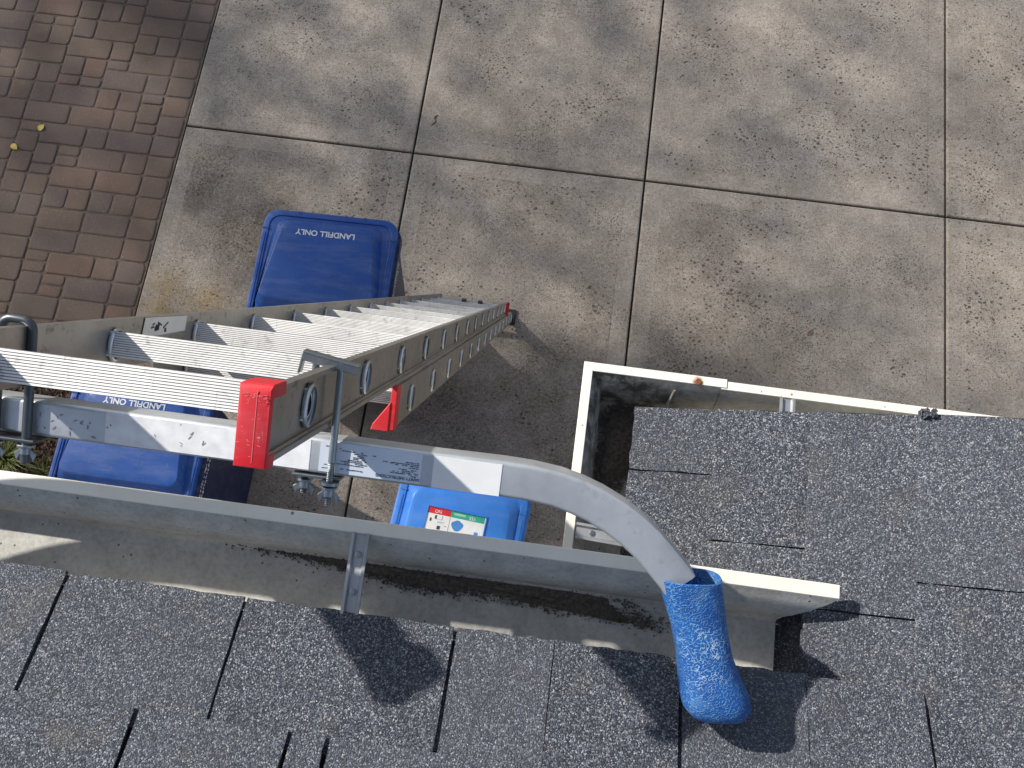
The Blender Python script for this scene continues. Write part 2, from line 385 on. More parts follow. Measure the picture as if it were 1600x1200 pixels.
b = MB(); b.box((-4.1, 3.2, -.0255), (2.78, 4.0, .035)); patio = b.obj('paver_patio', M['sand'])
tag(patio, 'brown tumbled paver patio beside the concrete driveway', kind='structure')
U = .0785
def paver_mesh(w, h, k):
    r = random.Random(k); m = MB()
    base = rrect(w / 2, w / 2, -h / 2, h / 2, .021, 0, 3)
    jit = [(r.uniform(-.003, .003), r.uniform(-.003, .003)) for _ in base]
    def ring(i, z):
        return [(x * (1 - i / (w / 2)) + a, y * (1 - i / (h / 2)) + c, z) for (x, y, _), (a, c) in zip(base, jit)]
    m.loft([ring(0, -.03), ring(.0008, -.007), ring(.003, -.0028), ring(.008, -.0008), ring(.016, 0)], (False, True))
    return m.mesh('paver', M['paver'], smooth=50)
GAP = .006
pm = {}
for (w, h) in ((4, 2), (2, 2), (2, 1)):
    pm[(w, h)] = [paver_mesh(w * U - GAP, h * U - GAP, 10 * w + h + 100 * q) for q in range(5)]
edge_m = [paver_mesh(.185 - GAP, 2 * U - GAP, 900 + q) for q in range(4)]
n_pav = 0
PX1 = X0 - .012
def put_paver(me, x, y):
    global n_pav
    o = link('paver', me, patio, (x, y, rnd.uniform(-.003, .0015)), (rnd.uniform(-.006, .006), rnd.uniform(-.006, .006), rnd.uniform(-.012, .012) + (math.pi if rnd.random() < .5 else 0)))
    n_pav += 1
y = 1.27
while y < 4.5:
    put_paver(rnd.choice(edge_m), PX1 - .0925, y + U); y += 2 * U
GX, GY = 22, 42
occ = [[False] * GY for _ in range(GX)]
ox, oy = PX1 - .185, 1.27
order = sorted(((i, j) for i in range(GX) for j in range(GY)), key=lambda t: (t[1] + .28 * t[0], t[0]))
def free(i, j, w, h):
    return i + w <= GX and j + h <= GY and all(not occ[a][c] for a in range(i, i + w) for c in range(j, j + h))
rp = random.Random(21)
for j in range(GY):
    for i in range(GX):
        if occ[i][j]: continue
        cand = []
        if free(i, j, 4, 2): cand += [(4, 2)] * 4
        if free(i, j, 2, 2): cand += [(2, 2)] * 4
        if free(i, j, 2, 1): cand += [(2, 1)] * 2
        if not cand: continue
        w, h = rp.choice(cand)
        for a in range(i, i + w):
            for c in range(j, j + h): occ[a][c] = True
        put_paver(rp.choice(pm[(w, h)]), ox - (i + w / 2) * U, oy + (j + h / 2) * U)

b = MB(); b.box((-4.1, .36, -.035), (2.78, 1.80, .04)); bed = b.obj('planting_bed', M['soil']); tag(bed, 'strip of brown bark mulch between the patio and the house wall', kind='structure')
b = MB(); r = random.Random(3)
for _ in range(3600):
    x = r.uniform(-3.9, -2.74); y = r.uniform(.1, 1.22)
    l, w, t = r.uniform(.015, .055), r.uniform(.006, .016), r.uniform(.002, .006)
    R = Matrix.Rotation(r.uniform(0, 6.28), 3, 'Z') @ Matrix.Rotation(r.uniform(-.5, .5), 3, 'Y') @ Matrix.Rotation(r.uniform(-.4, .4), 3, 'X')
    b.box((x, y, r.uniform(-.012, .012)), (l, w, t), R)
mu = b.obj('bark_mulch', M['mulch']); tag(mu, 'loose brown bark chips covering the bed left of the blue bin', kind='stuff')
def tuft(name, x, y, n, rad, h, mat, label, seed, cat='grass'):
    r = random.Random(seed); m = MB()
    for _ in range(n):
        a = r.uniform(0, 6.28); d0 = rad * .35 * r.random(); px, py = d0 * math.cos(a), d0 * math.sin(a)
        a2 = a + r.uniform(-.6, .6); L = r.uniform(.5, 1) * h; lean = r.uniform(.3, 1.1) * rad; w = r.uniform(.002, .0045)
        pts = []
        for q in range(5):
            t = q / 4; pts.append(Vector((px + lean * t * t * math.cos(a2), py + lean * t * t * math.sin(a2), L * (t - .25 * t * t))))
        sd = Vector((-math.sin(a2), math.cos(a2), 0))
        vs = []
        for q, p in enumerate(pts): ww = w * (1 - .85 * q / 4); vs += [p - sd * ww, p + sd * ww]
        m.add(vs, [(2 * q, 2 * q + 1, 2 * q + 3, 2 * q + 2) for q in range(4)])
    o = m.obj(name, mat); o.location = (x, y, 0); tag(o, label, cat); return o
tuft('grass_tuft', -3.24, .66, 260, .22, .26, M['blade'], 'bright green grass tuft in the mulch at the left picture edge', 5)
tuft('small_weed', -2.99, .60, 60, .09, .10, M['blade'], 'low yellow-green weed in the mulch close against the blue bin', 9, 'plant')

# ------------------------------------------------------------------ house: walls, two roofs, shingles, gutters
S = 1.0177                                 # the eave lies 1.262 m below the camera
KS = S / .9718
EZ = 1.24 * S; EY = .0115 * S; TP = .4
house = empty('house', (0, -.5, 0)); HB = Vector((0, -.5, 0))
tag(house, 'house with grey asphalt shingle roofs and cream gutters under the camera', 'house')
def hobj(mb, name, mats, parent=house, **kw):
    """mesh given in world coordinates, stored relative to the house"""
    mb.v = [(x, y + .5, z) for x, y, z in mb.v]; return mb.obj(name, mats, parent, **kw)
WT = Z(-EZ - .16)
b = MB(); b.box((-2.3, -.62, WT / 2), (6.6, .2, WT)); hobj(b, 'wall', M['stucco'])
b = MB(); b.box((1.62, -.2, (WT - .12) / 2), (2.1, .9, WT - .12)); tag(hobj(b, 'wing_wall', M['stucco']))
b = MB(); b.box((-2.3, -.26, Z(-EZ - .15)), (6.6, .51, .015)); hobj(b, 'soffit', M['trim'])
b = MB(); b.box((-2.3, -.018, Z(-EZ - .085)), (6.6, .02, .14)); hobj(b, 'fascia', M['trim'])
up1 = Vector((0, -1, TP)).normalized(); nr1 = Vector((0, TP, 1)).normalized()
def deck1():
    p0 = Vector((-5.6, EY - .012, Z(-EZ) - .014)); L = 4.5
    ra = Vector((7.4, 0, 0)); m = MB(); dn = nr1 * -.03
    q = [p0, p0 + ra, p0 + ra + up1 * L, p0 + up1 * L]
    m.add(q + [x + dn for x in q], [(0, 1, 2, 3), (7, 6, 5, 4), (0, 4, 5, 1), (1, 5, 6, 2), (2, 6, 7, 3), (3, 7, 4, 0)])
    return hobj(m, 'main_roof', M['under'])
roof1 = deck1(); roof1['label'] = 'lower roof slope with three-tab shingles along the foreground gutter'
def tab(parent, o, sx, su, nn, w, ln, seed, th=.0055, lift=.004):
    """one shingle tab: o = lower corner, sx along the course, su up the slope, w wide, ln long; its upper end dives under the next course"""
    r = random.Random(seed); nx, m = 12, MB()
    ts = [0, .012, .10, .22, .36, .52, .70, 1.0]; nl = len(ts)
    sj = [[r.uniform(-.0010, .0010) for _ in ts] for _ in (0, 1)]; jag = [r.uniform(-.0016, .0016) for _ in range(nx + 1)]
    c0, c1 = r.uniform(0, .0016), r.uniform(0, .0016)                     # slightly lifted corners
    vs, fs, K = [], [], nl + 2
    for i in range(nx + 1):
        u = i / nx; q = o + sx * (w * u)
        vs.append(q + su * jag[i] + nn * lift)
        for j, t in enumerate(ts):
            side = sj[0][j] if i == 0 else (sj[1][j] if i == nx else 0)
            cl_ = (c0 * (1 - u) ** 4 + c1 * u ** 4) * (1 - t)
            h = (lift * (1 - t) + th * (1 - .65 * t)) - (.0012 if j == 0 else 0) + cl_ + (r.uniform(-.00045, .00045) if 0 < t < .8 else 0)
            vs.append(q + sx * side + su * (ln * t + jag[i] * (1 - t)) + nn * h)
        vs.append(q + su * ln - nn * .004)
    for i in range(nx):
        for j in range(K - 1): fs.append((i * K + j, (i + 1) * K + j, (i + 1) * K + j + 1, i * K + j + 1))
    fs.append(tuple(range(K))); fs.append(tuple(nx * K + j for j in range(K - 1, -1, -1)))
    m.add(vs, fs)
    return hobj(m, 'shingle', M['shingle'], parent, smooth=30)
def slots(lst, lo, hi): return [(lo, 0)] + [(a * S, g) for a, g in lst] + [(hi, 0)]
rows = [slots([(-.918, .005), (-.615, .006), (-.367, .005), (-.079, .006), (.0545, .0012), (.2245, .006), (.388, .0014), (.5466, .006), (.86, .006)], -1.25, 1.2),
        slots([(-.985, .007), (-.7, .007), (-.455, .007), (-.26, .006), (-.212, .006), (.105, .007), (.42, .007), (.74, .006)], -1.25, 1.2)]
for q in range(6): rows.append(slots([(-1.05 + .17 * (q % 2) + .33 * i, .007) for i in range(7)], -1.25, 1.25))
sy = 0
for ri, row in enumerate(rows):
    ex = (.164 if ri == 0 else .143) * S
    for a in range(len(row) - 1):
        x0 = row[a][0] + row[a][1] / 2; x1 = row[a + 1][0] - row[a + 1][1] / 2
        o = Vector((x0, EY, Z(-EZ))) + up1 * sy - nr1 * .0095 + nr1 * (rnd.uniform(0, .0012))
        if ri == 0: o -= up1 * rnd.uniform(-.001, .002)
        tab(roof1, o, Vector((1, 0, 0)), up1, nr1, x1 - x0, ex + .02, ri * 100 + a)
    sy += ex
m = MB(); o0 = Vector((-1.25, EY - .0035, Z(-EZ) - .0035)); r = random.Random(5); top = []
for i in range(120):
    q_ = o0 + Vector((2.45 * i / 119, r.uniform(-.0012, .0012), 0)); top.append((q_ + nr1 * -.012, q_ + nr1 * -.0075, q_ + up1 * .16 - nr1 * .0075))
m.loft([[tuple(v) for v in t] for t in top], (True, True), closed=False); hobj(m, 'starter_strip', M['shingle'], roof1)
# wing roof: slopes down to the left, rake edge away from the house
PX, PZ = .47 * S, -1.27 * S
wz = lambda x: Z(PZ + TP * (x - PX))
WX0, WY1 = .146 * S, .392 * S
up2 = Vector((1, 0, TP)).normalized(); nr2 = Vector((-TP, 0, 1)).normalized()
def slab2(x0, x1, ya, yb, dz_):
    m = MB(); q = [Vector((x, y, wz(x) + dz_)) for x, y in ((x0, ya), (x0, yb), (x1, yb), (x1, ya))]; dn = nr2 * -.03
    return m.add(q + [x + dn for x in q], [(0, 1, 2, 3), (7, 6, 5, 4), (0, 4, 5, 1), (1, 5, 6, 2), (2, 6, 7, 3), (3, 7, 4, 0)])
m = MB(); q = [Vector((x, y, wz(x) - .016)) for x, y in ((WX0 + .012, WY1 - .012), (WX0 + .012, .105 * S), (.402 * S, .105 * S), (.402 * S, -2.6), (1.5, -2.6), (1.5, WY1 - .012))]; n6 = len(q)
m.add(q + [x - nr2 * .03 for x in q], [tuple(range(n6)), tuple(range(2 * n6 - 1, n6 - 1, -1))] + [(i, n6 + i, n6 + (i + 1) % n6, (i + 1) % n6) for i in range(n6)])
roof2 = hobj(m, 'wing_roof', M['shingle']); hobj(slab2(.25, .44, .11 * S, -.5, -.052), 'valley_strip', M['shingle'], roof2)
roof2['label'] = 'right-hand roof slope meeting the lower roof in a valley'
cx = [.146, .268, .399, .535, .661, .79, .92, 1.05, 1.18]
csl = [[(.288, .0024)], [(.187, .0024)], [(.103, .0024), (-.23, .0024)], [(.1525, .0024), (-.18, .0024)], [(-.02, .0024)], [(.21, .0024)], [(.06, .0024)], [(.27, .0024)]]
for ci in range(8):
    xa, xb = cx[ci] * S, cx[ci + 1] * S; ln = (xb - xa) / up2.x + .02
    ylo = .098 if ci < 2 else -.7
    pts = [(WY1, 0)] + [(a * S, g) for a, g in csl[ci] if a > ylo] + [(ylo * S, 0)]
    for a in range(len(pts) - 1):
        ya = pts[a][0] - pts[a][1] / 2; yb = pts[a + 1][0] + pts[a + 1][1] / 2
        o = Vector((xa, ya, wz(xa))) - nr2 * (.0095 - rnd.uniform(0, .001))
        tab(roof2, o, Vector((0, -1, 0)), up2, nr2, ya - yb, ln, 5000 + ci * 50 + a)
# curled granule lump on the rake edge, rake board and wing fascia
m = MB(); r = random.Random(2)
for _ in range(26):
    x = .5455 * S + r.uniform(-.010, .010); m.box((x, .393 * S + r.uniform(-.006, .005), wz(x) + r.uniform(-.002, .010)), (r.uniform(.003, .006),) * 3, Matrix.Rotation(r.uniform(0, 3), 3, 'Z') @ Matrix.Rotation(r.uniform(0, 3), 3, 'X'))
hobj(m, 'shingle_lump', M['shingle'], roof2)
m = MB()
for k_ in range(1):
    a, c = Vector((WX0 + .02, WY1 - .02, wz(WX0 + .02) - .05)), Vector((WX0 + .02, WY1 - .02, wz(WX0 + .02) - .05)) + up2 * 1.36
    m.add([a, c, c - Vector((0, 0, .10)), a - Vector((0, 0, .10))] + [x - Vector((0, .02, 0)) for x in (a, c, c - Vector((0, 0, .10)), a - Vector((0, 0, .10)))], [(0, 1, 2, 3), (7, 6, 5, 4), (0, 4, 5, 1), (1, 5, 6, 2), (2, 6, 7, 3), (3, 7, 4, 0)])
hobj(m, 'rake_board', M['trim'])
m = MB(); m.box((WX0 + .034, WY1 - .55, wz(WX0) - .115), (.02, 1.0, .13)); hobj(m, 'wing_fascia', M['trim'])

# gutters: open K-section, given as (outward from the back, height from the lip); inner skin dirtier than the lip
def gutter_profile(w, back=.004):
    k = w / .1405; kh = 1
    inner = [(0, back), (0, -.095), (.006 * k, -.099), (.086 * k, -.099), (.092 * k, -.093), (.095 * k, -.055), (.102 * k, -.030), (.113 * k, -.010), (.1215 * k, -.0015)]
    lip = [(.1225 * k, 0), (.1395 * k, 0), (.1405 * k, -.001), (.1405 * k, -.011)]
    outer = [(.137 * k, -.012), (.119 * k, -.014), (.107 * k, -.032), (.099 * k, -.057), (.096 * k, -.097), (.088 * k, -.102), (-.0015, -.102), (-.0015, back)]
    return inner, lip, outer
def gutter_run(name, w, fn, cuts, mats, label=None, dz=0, stations=None, back=.004):
    """fn(t, u, h) -> point; cuts(u, h) -> (t0, t1)"""
    inner, lip, outer = gutter_profile(w, back); prof = inner + lip + outer; mi = [1] * len(inner) + [0] * (len(lip) - 1) + [0] * (len(outer)) + [1]
    m = MB(); n = len(prof); rows_ = []
    st = stations or [0, 1]
    for s_ in st:
        rows_.append([fn((1 - s_) * cuts(u, h)[0] + s_ * cuts(u, h)[1], u, h + dz) for u, h in prof])
    vs = [p for rr in rows_ for p in rr]; fs = []; ms = []
    for a in range(len(st) - 1):
        for j in range(n):
            jj = (j + 1) % n; fs.append((a * n + j, a * n + jj, (a + 1) * n + jj, (a + 1) * n + j)); ms.append(1 if j < len(inner) - 1 or j == n - 1 else 0)
    for f, mm in zip(fs, ms): m.add([vs[i] for i in f], [(0, 1, 2, 3)], mm)
    g = None
    m.v = [(x, y + .5, z) for x, y, z in m.v]
    me = bpy.data.meshes.new(name); me.from_pydata(m.v, [], m.f)
    for mt in mats: me.materials.append(mt)
    me.polygons.foreach_set('material_index', m.m)
    bm = bmesh.new(); bm.from_mesh(me); bmesh.ops.remove_doubles(bm, verts=bm.verts, dist=.00005)
    bmesh.ops.recalc_face_normals(bm, faces=bm.faces); bm.to_mesh(me); bm.free()
    me.polygons.foreach_set('use_smooth', [True] * len(me.polygons)); me.set_sharp_from_angle(angle=math.radians(32))
    o = link(name, me, house)
    if label: o['label'] = label
    return o
# main run, cut on the slant at its right end where it meets the wing roof
GY0 = -.006 * S
def cut_main(u, h):
    k = max(0, min(1, (u - .094) / (.1225 - .094)))
    return (-3.0, (.3730 + (.430 - .3730) * (k ** .8)) * S if u > .094 else .3730 * S)
gw = .1345 * S - GY0 + .0005
g1 = gutter_run('gutter', gw, lambda t, u, h: (t, GY0 + u, Z(-EZ) + h), cut_main, [M['gut'], M['trough']], 'long cream gutter along the lower roof, open at its cut right end')
# wing gutters: corner piece (left run and short front run) and the narrower front run lapped into it
GZ2 = Z(-1.374 * S)
LX, FY = .0555 * S, .4505 * S
w2 = .108 * KS
cor = lambda o_: o_
gA = gutter_run('gutter', w2, lambda t, u, h: (LX + w2 - u, t, GZ2 + h), lambda u, h: (-.4, FY - w2 + u), [M['gut2'], M['trough2']], 'cream gutter run under the left eave of the right-hand roof', back=-.055)
gB = gutter_run('gutter', w2, lambda t, u, h: (t, FY - w2 + u, GZ2 + h), lambda u, h: (LX + w2 - u, .2865 * S), [M['gut2'], M['trough2']], 'short cream gutter corner piece with a rusty screw in its lip', back=-.055)
gC = gutter_run('gutter', w2 - .003, lambda t, u, h: (t, FY - w2 + u, GZ2 + h - .0018), lambda u, h: (.278 * S, 1.35), [M['gut2'], M['trough2']], 'cream gutter run disappearing under the rake of the right-hand roof', back=-.055)
# hangers
def hanger(parent, mk):
    """mk(t, s, h): t along the strap from lip to fascia, s across, h up"""
    m = MB(); L = 1.0
    prof = [(-.0125, .0), (-.0125, .004), (-.0085, .0042), (-.006, -.001), (.006, -.001), (.0085, .0042), (.0125, .004), (.0125, 0), (.007, -.004), (-.007, -.004)]
    m.loft([[mk(t, s_, h) for s_, h in prof] for t in (0, .5, 1)])
    m.v = [(x, y + .5, z) for x, y, z in m.v]
    o = m.obj('gutter_hanger', M['hanger'], parent, smooth=30)
    for t in (.25, .68):
        d = MB()
        cpt = [mk(t, .0045 * math.cos(6.283 * q / 10), .0002 + .0045 * 0) for q in range(10)]
        ce = Vector(mk(t, 0, 0)); e1 = (Vector(mk(t, 1, 0)) - ce).normalized(); e2 = (Vector(mk(t + .1, 0, 0)) - ce).normalized(); e3 = Vector((0, 0, 1))
        for rr, hh in ((.0046, .0008),):
            ring = [ce + e1 * rr * math.cos(6.283 * q / 12) + e2 * rr * math.sin(6.283 * q / 12) for q in range(12)]
            ring2 = [ce + e1 * rr * .6 * math.cos(6.283 * q / 12) + e2 * rr * .6 * math.sin(6.283 * q / 12) + e3 * .0012 for q in range(12)]
            d.loft([ring, [x + e3 * .0008 for x in ring], ring2], (False, True))
        for i in range(12): pass
        d.v = [(x, y + .5, z) for x, y, z in d.v]
        d.obj('strap_dimple', M['zinc'], parent)
    return o
hanger(g1, lambda t, s_, h: ((-.2288 + .0045 * t) * S + s_, (.117 - .118 * t) * S, Z(-EZ) - .002 + h))
hanger(gA, lambda t, s_, h: ((.0725 + .1 * t) * S, (.178 - .004 * t) * S + s_, GZ2 - .002 + h))
hanger(gC, lambda t, s_, h: (.385 * S + s_, (.432 - .1 * t) * S, GZ2 - .004 + h))
# screw
m = MB(); cc = Vector((.2406 * S, .4396 * S, GZ2)); m.loft([[cc + Vector((.0055 * f * math.cos(6.283 * q / 12), .0055 * f * math.sin(6.283 * q / 12), z)) for q in range(12)] for f, z in ((1, .0), (1, .0018), (.6, .0024), (.2, .0022))])
m.v = [(x, y + .5, z) for x, y, z in m.v]; m.obj('screw', M['rust'], gB)
# silt lying in the troughs, sealant beads in the corner
def silt(parent, pts, z, name='gutter_silt', seed=1, mat='silt', amp=.004, GR=2600):
    """a low heap of wet grit: outline pts (x, y), ragged, domed; crumbs along its edge"""
    r = random.Random(seed); m = MB()
    def sub(P, k):
        out = []
        for i in range(len(P)):
            a, c = Vector(P[i]), Vector(P[(i + 1) % len(P)])
            for j in range(k): out.append(a.lerp(c, j / k) + Vector((r.uniform(-1, 1), r.uniform(-1, 1))) * amp)
        return out
    P = sub([(x * KS, y * KS) for x, y in pts], 14); n = len(P); cxy = sum(P, Vector((0, 0))) / n
    P0_ = P; P = [p.lerp(cxy, .10) for p in P]; r0 = [(p.x, p.y + .5, z) for p in P]; r1 = [((p.lerp(cxy, .12)).x, (p.lerp(cxy, .12)).y + .5, z + .001 + r.uniform(0, .001)) for p in P]
    r2 = [((p.lerp(cxy, .5)).x, (p.lerp(cxy, .5)).y + .5, z + .002 + r.uniform(0, .002)) for p in P]; P = P0_
    m.loft([r0, r1, r2], (False, True))
    for _ in range(GR):
        a_, b_ = r.choice(P), r.choice(P); p = a_.lerp(b_, r.random()); p = p.lerp(cxy, -.10 * abs(r.gauss(0, 1)) if r.random() < .5 else 0) + Vector((r.gauss(0, .006), r.gauss(0, .003)))
        s_ = r.uniform(.0007, .0022); m.box((p.x, p.y + .5, z + s_ * .3 + r.uniform(0, .003)), (s_, s_ * 1.3, s_), Matrix.Rotation(r.uniform(0, 3), 3, 'Z'))
    for _ in range(160):
        p = r.choice(P) + Vector((r.gauss(0, .008), r.gauss(0, .004)))
        if p.y < .004 and name == 'gutter_silt' and parent == g1: continue
        s_ = r.uniform(.001, .003); m.box((p.x, p.y + .5, z + s_ * .4), (s_, s_ * 1.2, s_), Matrix.Rotation(r.uniform(0, 3), 3, 'Z'))
    o = m.obj(name, M[mat], parent); o['kind'] = 'stuff'; return o
zt = Z(-EZ) - .0985
silt(g1, [(-.42, .0845), (-.30, .085), (-.1, .085), (.14, .084), (.175, .058), (.19, .046), (.06, .056), (-.05, .064), (-.13, .053), (-.22, .064), (-.33, .079)], zt, seed=4)
zt2 = GZ2 - .0985
silt(gA, [(.105, .40), (.145, .40), (.15, .30), (.125, .26), (.108, .20), (.10, .27)], zt2, seed=6)
silt(gA, [(.10, .12), (.15, .12), (.15, -.05), (.10, -.05)], zt2, seed=8, mat='mulch')
for k_, pts in enumerate(([(.20, .412, -.01), (.196, .40, -.05), (.198, .375, -.084)], [(.098, .225, -.083), (.12, .232, -.083), (.14, .20, -.083)])):
    m = MB(); m.tube([(x * KS, y * KS + .5, GZ2 + h * KS) for x, y, h in pts], [.0015, .0028, .0025, .0012][:len(pts)], 6); m.obj('sealant_bead', M['caulk'], gA, smooth=40)

# ------------------------------------------------------------------ ladder
Lp = Vector((-.2667, .2217, CAM_H - .9593)); d_ = Vector((-.0063, .3865, -.9223)).normalized(); n_ = Vector((0, .9223, .3865)).normalized()
es = n_.cross(-d_).normalized(); n_ = (-d_).cross(es).normalized()
Rl = Matrix((es, n_, -d_)).transposed().to_4x4()
W = .371; SP = .3048
DB = 4.80                                   # distance along the ladder from the first rung to its foot
root_p = Lp + d_ * DB - es * (W / 2)
lad = empty('extension_ladder'); lad.matrix_world = Matrix.Translation(root_p) @ Rl
tag(lad, 'two-section aluminium extension ladder with red end caps leaning on the eave', 'ladder')
HW = W / 2
zz = lambda s_: DB - s_                     # ladder-local height of the station s_ below the first rung
def channel(xw, sgn, n0, n1, fl, s0, s1, tw=.0028, tf=.0034, lip=.006):
    """C-rail: web at x=xw (inner face), flanges reaching sgn*fl, from station s0 to s1"""
    a = lambda x: xw + sgn * x
    p = [(0, n0), (fl, n0), (fl, n0 + lip), (fl - tw, n0 + lip), (fl - tw, n0 + tf), (tw + .002, n0 + tf), (tw, n0 + tf + .002), (tw, n1 - tf - .002), (tw + .002, n1 - tf), (fl - tw, n1 - tf), (fl - tw, n1 - lip), (fl, n1 - lip), (fl, n1), (0, n1)]
    m = MB(); m.loft([[(a(x), y, zz(t)) for x, y in p] for t in (s0, s1)]); return m
FN = .0370; BC = -.078; BN = .036; BO = .012; BOL = .045
FS0, FS1 = -.152, 4.115; BS0, BS1 = .545, 4.72
for sg in (1, -1):
    channel(sg * HW, sg, -FN, FN, .0115, FS0, FS1).obj('fly_rail', M['rail'], lad)
    channel(sg * (HW + (BO if sg > 0 else BOL) + .003), -sg, BC - BN, BC + BN, .027, BS0, BS1).obj('base_rail', M['rail'], lad)
def rung_meshes(length, lean):
    NR = 11; y0, y1 = -.0188, .0188; top = .0145; pr = []; mi = []
    for i in range(NR):
        a = y0 + (y1 - y0) * i / NR; c = y0 + (y1 - y0) * (i + 1) / NR; g = (c - a)
        pr += [(a + g * .06, top), (a + g * .76, top), (a + g * .82, top - .0010), (a + g * 1.0, top - .0010)]; mi += [0, 1, 1, 1]
    k = 12
    for i in range(k + 1):
        t = math.pi * i / k; pr.append((y1 * math.cos(t) * (1 - .22 * math.sin(t)), top - .003 - .026 * math.sin(t) ** .9)); mi.append(0 if i in (0, 1, k - 1, k) else 2)  # underside takes the dark colour too, as painted shade
    n = len(pr); m = MB(); vs = [(-length / 2, y, z) for y, z in pr] + [(length / 2, y, z) for y, z in pr]
    for j in range(n):
        jj = (j + 1) % n; m.add([vs[j], vs[jj], vs[n + jj], vs[n + j]], [(0, 1, 2, 3)], mi[j])
    ce = (0, -.003)
    inn = [(ce[0] + (y - ce[0]) * .86, ce[1] + (z - ce[1]) * .84) for y, z in pr]
    for X in (-length / 2, length / 2):
        for j in range(n):
            jj = (j + 1) % n; m.add([(X, *pr[j]), (X, *pr[jj]), (X, *inn[jj]), (X, *inn[j])], [(0, 1, 2, 3)], 0)
    for j in range(n):
        jj = (j + 1) % n; m.add([(-length / 2, *inn[j]), (-length / 2, *inn[jj]), (length / 2, *inn[jj]), (length / 2, *inn[j])], [(0, 1, 2, 3)], 2)
    me = m.mesh('rung', [M['rung'], M['groove'], M['inner']])
    # collar: swaged bead round the rung
    mc = MB(); out = []
    ov = [(.0225 * math.cos(6.283 * i / 20), .019 * math.sin(6.283 * i / 20) - .002) for i in range(20)]
    for (f, x) in ((1.0, 0), (1.13, .001), (1.18, .0035), (1.10, .006), (.98, .0068)):
        out.append([(x, y * f, z * f) for y, z in ov])
    mc.loft(out, (False, False)); mec = mc.mesh('rung_collar', M['collar'], smooth=60)
    return me, mec
me_f, me_c = rung_meshes(W + .012, 0)
me_b, _ = rung_meshes(W + BO + BOL + .012, 0); _ = None
def put_rungs(xc, count, me, half, nn, s_off):
    for k in range(count):
        o = link('rung', me, lad, (xc, nn, zz(s_off + SP * k)), (-.20, 0, 0))
        for sg in (1, -1):
            link('rung_collar', me_c, o, (sg * (half - .0005), 0, 0), (0, 0, 0 if sg < 0 else math.pi))
            link('rung_collar', me_c, o, (sg * (half + .0028), 0, 0), (0, 0, math.pi if sg < 0 else 0))
put_rungs(0, 14, me_f, HW, 0, 0)
put_rungs((BO - BOL) / 2, 14, me_b, HW + (BO + BOL) / 2, BC, .694)
# red caps on the fly rails
def red_cap(sg):
    x0, x1 = -.0195, .0125; zt_ = zz(FS0) + .008; y1 = FN + .0032; m = MB()
    def ring(i, z, ch=0): return [(sg * (HW + x), y, z) for x, y in ((x0 + i, -y1 + i), (x1 - i, -y1 + i), (x1 - i, y1 - i - ch), (x0 + i, y1 - i - ch))]
    m.loft([ring(0, zt_ - .008), ring(0, zt_ - .004), ring(.0014, zt_ - .0012, .003), ring(.005, zt_, .006)])
    cap = m.obj('end_cap', M['red'], lad, smooth=30)
    def wrap(ys, ya, ln, xa=x0, xb=x1):
        m = MB(); m.loft([[(sg * (HW + x), ys * y, z) for x, y in ((xa, ya), (xb, ya), (xb, ya + .0035), (xa, ya + .0035))] for z in (zt_ - .007, zt_ - ln)])
        m.box((sg * (HW + x1 - .0012), ys * (FN - .003), zt_ - ln / 2 - .004), (.0026, .0138, ln - .008))
        m.obj('cap_flap', M['red'], cap, bevel=.0012, seg=1)
    wrap(1, FN + .0004, .046); wrap(-1, FN + .0004, .026)
    m = MB(); m.box((sg * (HW - .001), 0, zt_ + .0001), (.0006, .070, .0006)); m.box((sg * (HW + .004), -.0095, zt_ + .0001), (.0035, .0011, .0005))
    m.obj('moulding_seam', M['seam'], cap)
    m = MB(); r = random.Random(40 + sg)
    for _ in range(46):
        edge = r.random() < .75
        yy = (FN + .0005 - abs(r.gauss(0, .0035))) if edge else r.uniform(-.033, .03); xx = r.uniform(x0 + .003, x1 - .003)
        m.box((sg * (HW + xx), yy - (.006 if edge else 0), zt_ + .00005), (r.uniform(.0006, .004), r.uniform(.0003, .0008), .0004), Matrix.Rotation(r.uniform(-.5, .5), 3, 'Z'))
    m.obj('scuff_marks', M['seam'], cap)['kind'] = 'stuff'
for sg in (1, -1): red_cap(sg)
# red guards on the base rail tops (strip with a triangular gusset towards the rungs)
for sg in (1, -1):
    xo = HW + (BO if sg > 0 else BOL) + .0045; zt_ = zz(BS0); m = MB()
    m.box((sg * (xo - .004), BC if sg > 0 else BC - .022, zt_ - .004), (.011, 2 * BN + .005 - (0 if sg > 0 else .036), .034))
    t = [(xo - .008, BC - BN - .005), (xo - .039, BC - BN - .005), (xo - .036, BC - BN + .006), (xo - .008, BC + .012)]
    m.loft([[(sg * x, y, zt_ + q) for x, y in t] for q in (-.012, .0155)])
    m.obj('rail_guard', M['red'], lad, bevel=.0015, seg=1)
    m = MB(); m.box((sg * (HW + .010), -FN + .004, zz(FS1) - .004), (.024, .016, .05)); m.box((sg * (HW + .010), .006, zz(FS1) - .0125), (.0235, .06, .012))
    m.obj('end_cap', M['red'], lad, bevel=.002, seg=1)
    # swivel foot
    f = empty('ladder_foot', (sg * (HW + (BO if sg > 0 else BOL)), BC, zz(BS1)), None, lad); m = MB()
    for q in (-1, 1): m.box((q * .018, 0, -.02), (.004, .05, .075))
    m.obj('foot_bracket', M['darksteel'], f, bevel=.002, seg=1)
    m = MB(); m.box((0, 0, 0), (.055, .10, .02)); pad = m.obj('rubber_pad', M['black'], f, bevel=.004)
    ang = math.atan2(d_.y, -d_.z); pad.rotation_euler = (-ang, 0, 0); pad.location = (0, .006, -.058)
